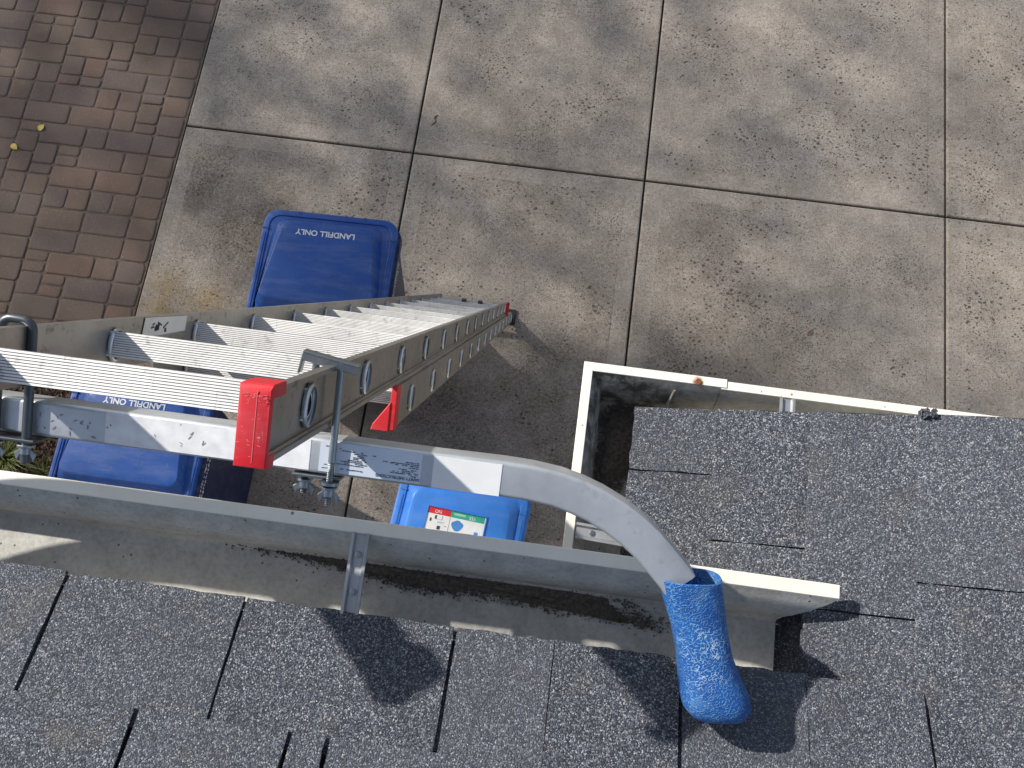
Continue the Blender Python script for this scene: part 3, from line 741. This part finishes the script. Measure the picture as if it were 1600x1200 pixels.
# rung locks, torn label
for sx in (-.035, .055):
    m = MB(); m.box((sx, .012, zz(SP * 13) + .035), (.022, .04, .05)); m.box((sx, .02, zz(SP * 13) + .07), (.014, .02, .03))
    m.obj('rung_lock', M['darksteel'], lad, bevel=.003, seg=1)
m = MB(); s0 = SP * 1.28
m.add([(-HW + .0016, .004, zz(s0)), (-HW + .0016, .036, zz(s0 + .01)), (-HW + .0016, .034, zz(s0 + .17)), (-HW + .0016, .008, zz(s0 + .165))], [(0, 1, 2, 3)])
lb = m.obj('label_sticker', M['paper'], lad); lb['label'] = 'torn white sticker inside the far rail'
m = MB(); r = random.Random(12)
for _ in range(9):
    s1_ = s0 + r.uniform(.03, .09); y1_ = r.uniform(.012, .03); m.box((-HW + .0019, y1_, zz(s1_)), (.0004, r.uniform(.002, .008), r.uniform(.006, .02)), Matrix.Rotation(r.uniform(-.5, .5), 3, 'X'))
m.obj('print_marks', M['ink'], lb)

# ------------------------------------------------------------------ stand-off stabiliser clamped behind the fly rails
P0 = Lp + d_ * .1212 - n_ * .078
st = empty('ladder_standoff'); st.matrix_world = Matrix.Translation(P0 - es * (W / 2)) @ Rl
tag(st, 'curved aluminium ladder stand-off bar with blue rubber boots clamped across the ladder top', 'ladder stand-off')
path_r = [(.0, 0), (.15, 0), (.228, -.001), (.262, .0), (.2958, .0035), (.322, .0095), (.3462, .0177), (.370, .0285), (.3938, .0420), (.415, .0575), (.4346, .0750), (.4530, .0925), (.4625, .103)]
path = [Vector((x + HW, -q, 0)) for x, q in path_r]
full = [Vector((-p.x + .05, p.y, 0)) for p in reversed(path)] + path
def sweep(pts, sec):
    out = []
    for i, p in enumerate(pts):
        t = (pts[min(i + 1, len(pts) - 1)] - pts[max(i - 1, 0)]).normalized(); a = Vector((-t.y, t.x, 0))
        out.append([p + a * u + Vector((0, 0, 1)) * v for u, v in sec])
    return out
TH = .0225
sec = [(x, y) for x, y, _ in rrect(TH, TH, -TH, TH, .0055, 0, 4)]
m = MB(); m.loft(sweep(full, sec)); m.obj('tube', M['tube'], st, smooth=40)
def boot(sg):
    m = MB(); K = 28
    # (centre x, along arm, half across, half deep)
    se = [(.4760, .0960, .0392, .0340), (.4840, .1230, .0378, .0332), (.4960, .1560, .0345, .0330), (.5080, .1920, .0345, .0355), (.5190, .2200, .0390, .0410), (.5270, .2390, .0432, .0460), (.5315, .2530, .0430, .0455), (.5345, .2640, .0365, .0385), (.5360, .2700, .024, .026), (.5365, .2728, .008, .009)]
    dx_ = .05 if sg < 0 else 0
    def ring(cx_, q, hx, hz, e=3.0):
        o = []
        for i in range(K):
            a = 2 * math.pi * i / K; c, s_ = math.cos(a), math.sin(a)
            rr = (abs(c) ** e + abs(s_) ** e) ** (-1 / e)
            tl = -.10 * (c * rr * hx)                               # mouth and sections a little askew
            o.append(Vector((sg * (HW + cx_ + c * rr * hx) + dx_, -(q + tl), s_ * rr * hz)))
        return o
    inner = [(.500, .17, .0290, .0285), (.478, .100, .0345, .0300)]
    m.loft([ring(*q) for q in inner] + [ring(.4762, .0950, .0372, .0325)] + [ring(*q) for q in se], (False, True))
    o = m.obj('rubber_boot', M['boot'], st, smooth=50); return o
for sg in (1, -1): boot(sg)
# stickers on the face turned to the roof
def sticker(x0, x1, y0, y1, mat, name='sticker', z=TH + .0006):
    m = MB(); m.box(((x0 + x1) / 2, (y0 + y1) / 2, z - .0002), (x1 - x0, y1 - y0, .0006)); return m.obj(name, mat, st)
inst = sticker(HW + .0, HW + .1275, -.0185, .0195, M['shaded_paper'], 'instruction_sticker'); inst['label'] = 'safety instruction sticker with blue shade put into its colour, its print partly worn off'
blank = sticker(HW + .1415, HW + .226, -.0205, .0195, M['paper'], 'blank_sticker'); blank['label'] = 'faded blank white sticker at the start of the bend'
wrap = sticker(-HW + .10, HW - .012, -.0192, .0192, M['worn'], 'worn_wrap', TH + .0004); wrap['label'] = 'scuffed white wrap between the rails'
text_obj('lettering', 'SAFETY INSTRUCTIONS', .0052, inst, (HW + .099, .0152 - .029, TH + .0012), (0, 0, math.pi), M['ink'], ext=.0002)
m = MB(); r = random.Random(8)
def fake_line(x_right, y, length, h):
    x = x_right
    while x > x_right - length:
        w = r.uniform(.0012, .004)
        if r.random() < .9: m.box((x - w / 2, y + r.uniform(-.0002, .0002), TH + .0011), (w, h * r.uniform(.6, 1.1), .0003))
        x -= w + r.uniform(.0004, .001)
for i, (yy, ln) in enumerate(((-.0105, .008), (-.0085, .034), (-.0066, .033), (-.0047, .020), (-.0028, .024), (-.0002, .011), (.0022, .028), (.0042, .030), (.0064, .017))): fake_line(HW + .124, yy, ln, .0010)
for i, (yy, ln) in enumerate(((-.0125, .028), (-.0065, .032), (-.0045, .026), (-.0025, .024), (-.0004, .026), (.0018, .014), (.0038, .013), (.0058, .010), (.0082, .017), (.0105, .028))): fake_line(HW + .060 + r.uniform(-.008, .002), yy, ln, .0011)
for (x, y, l) in ((.026, .0125, .009), (.017, .014, .008), (.018, .0115, .006), (.014, -.009, .006), (.014, -.0135, .008), (.085, .004, .006), (.092, .0035, .004), (.070, .009, .004)): fake_line(HW + x, y, l, .0012)
m.obj('print_marks', M['ink'], inst)
# scuffs: dirt smears on the left part of the bar
m = MB(); r = random.Random(31)
for (cx0, cy0, sp, k) in ((-.33, -.002, .018, 26), (-.43, .012, .012, 14), (-.40, .0, .02, 10), (-.12, -.004, .03, 18), (.02, .004, .02, 10), (-.30, .008, .03, 12)):
    for _ in range(k):
        x = cx0 + r.gauss(0, sp); y = max(-.016, min(.016, cy0 + r.gauss(0, .007)))
        m.box((x, y, TH + .0007), (r.uniform(.0012, .006), r.uniform(.0006, .0018), .0003), Matrix.Rotation(r.uniform(0, 3.1), 3, 'Z'))
m.obj('scuff_marks', plain('scuff', (.25, .24, .22), .8), st)['kind'] = 'stuff'
# clamps; in stand-off coordinates the rail's front flange lies at y = .065 + FN
FY_ = .078 + FN; ZB = TH + .0075
def wing_nut(parent, x, y, z):
    m = MB()
    m.tube([(x, y, z), (x, y - .010, z)], .0068, 12)
    m.tube([(x, y + .003, z), (x, y - .0005, z)], .0105, 14)
    for q in (-1, 1):
        m.loft([[(x + q * a, y - b_, z + c) for c in (-.0016, .0016) for a, b_ in (((.004, .000), (.006, .010)) if c < 0 else ((.006, .010), (.004, .000)))],
                [(x + q * a, y - b_, z + c) for c in (-.0013, .0013) for a, b_ in (((.0145, .009), (.0105, .019)) if c < 0 else ((.0105, .019), (.0145, .009)))]])
    return m.obj('wing_nut', M['zinc'], parent, bevel=.0008, seg=1)
def threaded(parent, x, z, y0, y1, ythr):
    m = MB(); m.tube([(x, y0, z), (x, ythr, z)], .0046, 12)
    pts, rr = [], []; y = ythr; k = 0
    while y > y1: pts.append((x, y, z)); rr.append(.0047 if k % 2 else .0037); y -= .0011; k += 1
    m.tube(pts, rr, 12); return m.obj('bolt', M['zinc'], parent, smooth=50)
cl = empty('clamp', (0, 0, 0), None, st); cl['label'] = 'bright zinc clamp with a folded top plate on the right rail'
xo, xi = HW + .0175, HW - .0205
threaded(cl, xo, ZB, FY_ + .006, -TH - .036, -.004)
threaded(cl, xi, .003, FY_ + .006, -TH - .032, -.004)
wing_nut(cl, xo, -TH - .015, ZB); wing_nut(cl, xi, -TH - .015, .003)
Rp = Matrix.Rotation(-.17, 3, 'Z') @ Matrix.Rotation(.12, 3, 'Y')
pc = Vector((HW + .004, FY_ + .0075, ZB - .006)); m = MB()             # folded plate over the front flange
m.box(pc, (.070, .0032, .024), Rp); m.box(pc + Rp @ Vector((-.0335, -.014, 0)), (.0032, .026, .0235), Rp); m.box(pc + Rp @ Vector((0, -.0055, .0107)), (.070, .0100, .0026), Rp)
m.obj('clamp_plate', M['zinc'], cl, bevel=.001, seg=1)
m = MB(); m.box(((xo + xi) / 2, -TH - .004, 0), (.062, .0035, .050), Matrix.Rotation(.0, 3, 'Z')); m.obj('backing_plate', M['zinc'], cl, bevel=.001, seg=1)
m = MB(); m.tube([(xo, -TH - .006, ZB), (xo, -TH - .0095, ZB)], .012, 18); m.obj('washer', M['zinc'], cl, smooth=40)
cl = empty('clamp', (0, 0, 0), None, st); cl['label'] = 'dark U-bolt round the left rail'
xo, xi = -HW - .036, -HW + .0045; rr = .014; pts = [(xi, -TH - .034, ZB)]
pts += [(xi, FY_ - rr + .007, ZB)]
for q in range(1, 6): a = math.radians(90 * q / 6); pts.append((xi - rr + rr * math.cos(a), FY_ - rr + .007 + rr * math.sin(a), ZB))
for q in range(0, 7): a = math.radians(90 + 90 * q / 6); pts.append((xo + rr + rr * math.cos(a), FY_ - rr + .007 + rr * math.sin(a), ZB))
pts.append((xo, -TH - .034, ZB))
m = MB(); m.tube(pts, .0058, 12); m.obj('bolt', M['darksteel'], cl, smooth=50)
for x in (xi, xo): wing_nut(cl, x, -TH - .013, ZB)
m = MB(); m.box(((xo + xi) / 2, -TH - .005, ZB - .012), (.068, .004, .040)); m.obj('backing_plate', M['darksteel'], cl, bevel=.001, seg=1)

# ------------------------------------------------------------------ wheeled bins
def make_bin(w, dp, h, body_mat, lid_mat, label, loc, rz, kind):
    t = empty('wheeled_bin', (*loc, 0), (0, 0, rz)); tag(t, label, 'bin', 'wheeled bins on the driveway')
    hw, hd = w / 2, dp / 2
    m = MB(); bw, bd = hw * .865, hd * .76; tw, td = hw * .985, hd * .93
    secs = []
    for q, z in ((0, .03), (.3, .33 * h), (.62, .62 * h), (.93, .90 * h)):
        secs.append(rrect(bw + (tw - bw) * q, bw + (tw - bw) * q, -(bd + (td - bd) * q), bd + (td - bd) * q, .06, z))
    secs += [rrect(tw + .016, tw + .016, -td - .012, td + .012, .065, .905 * h), rrect(tw + .016, tw + .016, -td - .012, td + .012, .065, h - .050), rrect(tw - .02, tw - .02, -td + .02, td - .02, .05, h - .04)]
    m.loft(secs); body = m.obj('body', body_mat, t, smooth=35)
    m2 = MB()
    for q in range(3): pass
    # lid: skirt, rim, deck, raised panel
    m = MB(); zb = h - .055
    hl = hw - .004; q8 = lambda a_, b_, c_, d_, r_, z_: rrect(a_, b_, c_, d_, r_, z_, 8)
    L = [q8(hl - .004, hl - .004, -hd, hd, .075, zb), q8(hl, hl, -hd, hd, .078, zb + .008), q8(hl, hl, -hd, hd, .078, zb + .046), q8(hl - .0012, hl - .0012, -hd + .0012, hd - .0012, .077, zb + .0495), q8(hl - .004, hl - .004, -hd + .004, hd - .004, .075, zb + .052), q8(hl - .007, hl - .007, -hd + .007, hd - .007, .072, zb + .0525),
         q8(hl - .030, hl - .030, -hd + .03, hd - .030, .06, zb + .0525), q8(hl - .033, hl - .033, -hd + .033, hd - .033, .058, zb + .0515), q8(hl - .036, hl - .036, -hd + .036, hd - .036, .056, zb + .046)]
    if kind == 'landfill':
        f0, f1, b0, b1 = hw * .78, hw * .655, hw * .88, hw * .80
        y0a, y1a, y0b, y1b = -hd + .285, hd - .052, -hd + .335, hd - .088; H_ = .058
        L += [q8(f0 + .014, b0 + .006, y0a - .010, y1a + .006, .05, zb + .046)]
        for w_, hz in ((0, 0), (.03, .008), (.08, .04), (.14, .12), (.80, .86), (.87, .945), (.94, .985), (1, 1)):
            L.append(q8(f0 + (f1 - f0) * w_, b0 + (b1 - b0) * w_, y0a + (y0b - y0a) * w_, y1a + (y1b - y1a) * w_, .045, zb + .046 + H_ * hz))
        L += [q8(f1 - .03, b1 - .03, y0b + .03, y1b - .03, .03, zb + .046 + H_ + .001)]
    else:
        for w_, hz in ((0, 0), (.04, .01), (.10, .05), (.18, .15), (.75, .82), (.85, .93), (.93, .98), (1, 1)):
            L.append(q8(hw * (.87 - .13 * w_), hw * (.90 - .12 * w_), -hd + .05 + .07 * w_, hd - .046 - .06 * w_, .055, zb + .046 + .044 * hz))
        L += [q8(hw * .68, hw * .72, -hd + .16, hd - .14, .04, zb + .0905)]
    m.loft(L, (True, True)); lid = m.obj('lid', lid_mat, t, smooth=14.5)
    for sx in (-1, 1):                                               # cheeks and ribs on the rim
        for c_, z_ in (((sx * hw * .48 - .006, hd - .010, zb + .044), (.003, .024, .022)), ((sx * hw * .48 + .006, hd - .010, zb + .044), (.003, .024, .022)), ((sx * (hl - .018), hd - .115, zb + .052), (.036, .008, .012)), ((sx * (hl - .017), hd - .40, zb + .053), (.013, .52, .007))):
            m = MB(); m.box((0, 0, 0), z_); rb = m.obj('lid_rib', lid_mat, lid, bevel=.0018, seg=1); rb.location = c_
    m = MB()
    m.tube([(-hw * .8, -hd - .015, h - .03), (hw * .8, -hd - .015, h - .03)], .016, 12)
    for sx in (-1, -.4, .4, 1): m.box((sx * hw * .78, -hd + .01, h - .05), (.03, .07, .05))
    m.obj('handle', body_mat, t, smooth=40)
    for sx in (-1, 1):
        m = MB(); x0 = sx * (bw + .005)
        m.loft([[(x0 + q * sx, -bd - .02 + rr * math.cos(6.283 * i / 24), .125 + rr * math.sin(6.283 * i / 24)) for i in range(24)] for q, rr in ((0, .10), (.006, .125), (.044, .125), (.05, .10))])
        wh = m.obj('wheel', M['black'], t, smooth=40)
        m = MB(); m.loft([[(x0 + q * sx, -bd - .02 + rr * math.cos(6.283 * i / 16), .125 + rr * math.sin(6.283 * i / 16)) for i in range(16)] for q, rr in ((.05, .06), (.056, .05), (.058, .02))]); m.obj('hub', body_mat, wh)
    m = MB(); r = random.Random(int(abs(loc[0]) * 100)); y = -hd * .55
    while y < hd * .55:                                               # worn raised print on the right side wall of the rim
        for q in (0, 1):
            l = r.uniform(.006, .018); m.box((tw + .0165, y + l / 2, h - .075 - .03 * q + r.uniform(-.005, .005)), (.002, l, r.uniform(.004, .012)), Matrix.Rotation(r.uniform(-.6, .6), 3, 'X'))
        y += l + .008
    if kind == 'landfill': m.obj('print_marks', M['white'], body)
    zp = zb + (.105 if kind == 'landfill' else .0905)
    if kind == 'landfill':
        text_obj('lettering', 'LANDFILL ONLY', .043, lid, (-.005, hd - .142, zp + .0006), (0, 0, math.pi), M['white'], bold=.0011)
    else:
        g = empty('recycling_label', (.0, 0, zp + .0008), None, lid)
        sx0, sx1, sy0, sy1 = -.155, .135, .01, .232
        m = MB(); m.box(((sx0 + sx1) / 2, (sy0 + sy1) / 2 - .03, 0), (sx1 - sx0, sy1 - sy0, .001)); m.obj('label_sheet', M['paper'], lid).location = (0, 0, zp + .0012)
        def flat(name, cx0, cy0, ww, hh, mt, zq=.0014, verts=None):
            mm = MB()
            if verts: mm.loft([[(a, c, q) for a, c in verts] for q in (-.0003, .0003)])
            else: mm.box((0, 0, 0), (ww, hh, .0006))
            o = mm.obj(name, mt, lid); o.location = (cx0, cy0, zp + .0006 + zq); return o
        top = sy1 - .03
        flat('red_band', sx0 + .058, top - .0155, .116, .031, M['redp']); flat('green_band', sx0 + .2005, top - .0155, .169, .031, M['greenp'])
        flat('text_band', sx0 + .16, top - .013, .06, .011, M['tealp'], .0022)
        for cx0, cy0, ww, hh in (((sx0 + sx1) / 2, sy1 - .026, sx1 - sx0 + .012, .006), (sx0 - .003, .10, .006, .20), (sx1 + .003, .10, .006, .20)):  # raised rim added so its shade falls like a recess wall's
            mm = MB(); mm.box((0, 0, 0), (ww, hh, .012 if ww > hh else .007)); o = mm.obj('label_shade_rim', lid_mat, lid, bevel=.001, seg=1); o.location = (cx0, cy0, zp + .004)
        text_obj('lettering', 'NO', .022, lid, (sx0 + .052, top - .0165, zp + .0028), (0, 0, math.pi), M['white'], ext=.0002)
        text_obj('lettering', 'YES', .022, lid, (sx0 + .225, top - .0175, zp + .0028), (0, 0, math.pi), M['white'], ext=.0002)
        flat('divider', sx0 + .116, top - .11, .0014, .15, M['ink'])
        flat('bottle_picture', sx0 + .157, top - .068, 0, 0, M['bluep'], .0014, [(.030 * math.cos(a) * (1 + .12 * math.sin(3 * a)), .026 * math.sin(a) * (1 + .1 * math.cos(4 * a))) for a in [6.283 * i / 14 for i in range(14)]])
        for (a, c, ww, hh) in ((.022, -.062, .009, .016), (.045, -.046, .01, .018), (.075, -.066, .035, .0015), (.07, -.071, .03, .0015), (.068, -.095, .016, .018), (.078, -.045, .002, .022), (.06, -.055, .03, .0012), (.22, -.10, .012, .002), (.1, -.083, .01, .002)):
            flat('print_mark', sx0 + a, top + c, ww, hh, M['ink'] if ww < .02 else M['bluep'])
        flat('print_mark', sx0 + .255, top - .088, .020, .016, M['bluep'])
        bpy.data.objects.remove(g, do_unlink=True)
    return t
make_bin(.735, .86, 1.05, M['navy'], M['blue'], 'dark blue landfill bin standing out on the driveway beyond the ladder', (-1.255, 1.640), .02, 'landfill')
make_bin(.735, .86, 1.05, M['navy'], M['blue'], 'dark blue landfill bin between the mulch bed and the ladder, close under the gutter', (-2.03, .600), .0, 'landfill')
make_bin(.655, .76, .96, M['sky_blue'], M['sky_blue'], 'bright light blue recycling bin with a red and green label on its lid', (-.362, .378), -.075, 'recycling')

# ------------------------------------------------------------------ fallen leaves
def leaf(x, y, l, w, rz, mat, label, z=.004):
    m = MB(); n = 10; L, R_, Cn = [], [], []
    for i in range(n + 1):
        t = i / n; ww = w * math.sin(math.pi * t) ** .7 * (1 - .25 * t); cz = .006 * math.sin(math.pi * t)
        Cn.append((l * (t - .5), 0, cz)); L.append((l * (t - .5), ww / 2, cz + .004)); R_.append((l * (t - .5), -ww / 2, cz + .003))
    vs = Cn + L + R_; k = n + 1
    fs = [(i, i + 1, k + i + 1, k + i) for i in range(n)] + [(i + 1, i, 2 * k + i, 2 * k + i + 1) for i in range(n)]
    m.add(vs, fs); m.tube([(l * .5, 0, 0), (l * .62, .002, .002), (l * .75, .006, .001)], .0008, 5)
    o = m.obj('fallen_leaf', mat, smooth=40); o.location = (x, y, z); o.rotation_euler = (0, 0, rz); tag(o, label, 'leaf', 'fallen leaves'); return o
leaf(-3.689, 2.947, .055, .048, 1.2, M['leafy'], 'round yellow leaf on the pavers, nearer the driveway')
leaf(-3.830, 2.777, .060, .046, -.6, M['leafy'], 'pale yellow leaf on the pavers at the picture edge')
leaf(1.63, 2.154, .055, .018, .9, M['leafb'], 'small curled brown leaf on the concrete above the right-hand roof')

m = MB(); m.tube([(-.992, 3.413, .004), (-1.011, 3.39, .006), (-.997, 3.361, .004), (-1.023, 3.327, .003)], [.003, .004, .003, .002], 6)
tag(m.obj('twig', M['bark'], smooth=40), 'short crooked dark twig lying on the concrete beside a joint', 'twig')
# ------------------------------------------------------------------ tree up-sun of the driveway; its crown dapples the concrete
SH = Vector((-SUN_D.y, SUN_D.x, 0)).normalized(); SU = SUN_D.cross(SH); SU = SU if SU.z > 0 else -SU
LEAVES = 13200
TC = SH * 2.2 + SU * -1.25 - SUN_D * 19.5
tree = empty('shade_tree', (TC.x - .3, TC.y + .2, 0)); tag(tree, 'broad leafy shade tree standing beyond the patio, dappling the driveway', 'tree')
m = MB(); r = random.Random(77); hz = TC.z
m.tube([(0, 0, -.1), (.05, 0, 1.5), (.1, .05, 3.4), (.2, 0, 5.2), (.25, -.1, 7.5), (.3, -.2, hz + 1.5)], [.32, .25, .21, .17, .11, .03], 12)
for i in range(16):
    a = i * 2.4 + r.uniform(-.3, .3); h0 = hz - 4.6 + i * .3; R_ = 2.4 + r.uniform(-.6, .8); e = Vector((.2 + R_ * math.cos(a), R_ * math.sin(a), h0 + 1.8 + r.uniform(-.4, .8)))
    s0 = Vector((.22, 0, h0)); mid = s0.lerp(e, .5) + Vector((0, 0, -.2)); m.tube([s0, mid, e], [.05, .03, .01], 7)
m.obj('trunk', M['bark'], tree, smooth=50)
m = MB(); off = TC - tree.location; n_leaf = 0
while n_leaf < LEAVES:
    p = Vector((r.uniform(-1, 1), r.uniform(-1, 1), r.uniform(-1, 1)))
    if p.length > 1: continue
    c = SH * (p.x * 4.7) + SU * (p.y * 3.2) + SUN_D * (p.z * 3.2) + off
    rad = r.uniform(.25, .6)
    for _ in range(int(15 * rad / .4)):
        q = c + Vector((r.gauss(0, 1), r.gauss(0, 1), r.gauss(0, .8))) * rad * .6
        l = r.uniform(.05, .10); R = Matrix.Rotation(r.uniform(0, 6.28), 3, 'Z') @ Matrix.Rotation(r.uniform(-1, 1), 3, 'X')
        m.add([q + R @ Vector(v) for v in ((-l, 0, 0), (0, -l * .45, .01), (l, 0, 0), (0, l * .45, .01))], [(0, 1, 2, 3)]); n_leaf += 1
for _ in range(1500):  # extra unseen leaves added to block the sun over the ladder's ground shadow
    g_ = Vector((r.uniform(-.2, 1.3), r.uniform(.5, 1.9), 0)) - SUN_D * r.uniform(17.5, 21) - tree.location
    l = r.uniform(.05, .10); R = Matrix.Rotation(r.uniform(0, 6.28), 3, 'Z') @ Matrix.Rotation(r.uniform(-1, 1), 3, 'X')
    m.add([g_ + R @ Vector(v) for v in ((-l, 0, 0), (0, -l * .45, .01), (l, 0, 0), (0, l * .45, .01))], [(0, 1, 2, 3)])
cr = m.obj('crown', M['foliage'], tree)
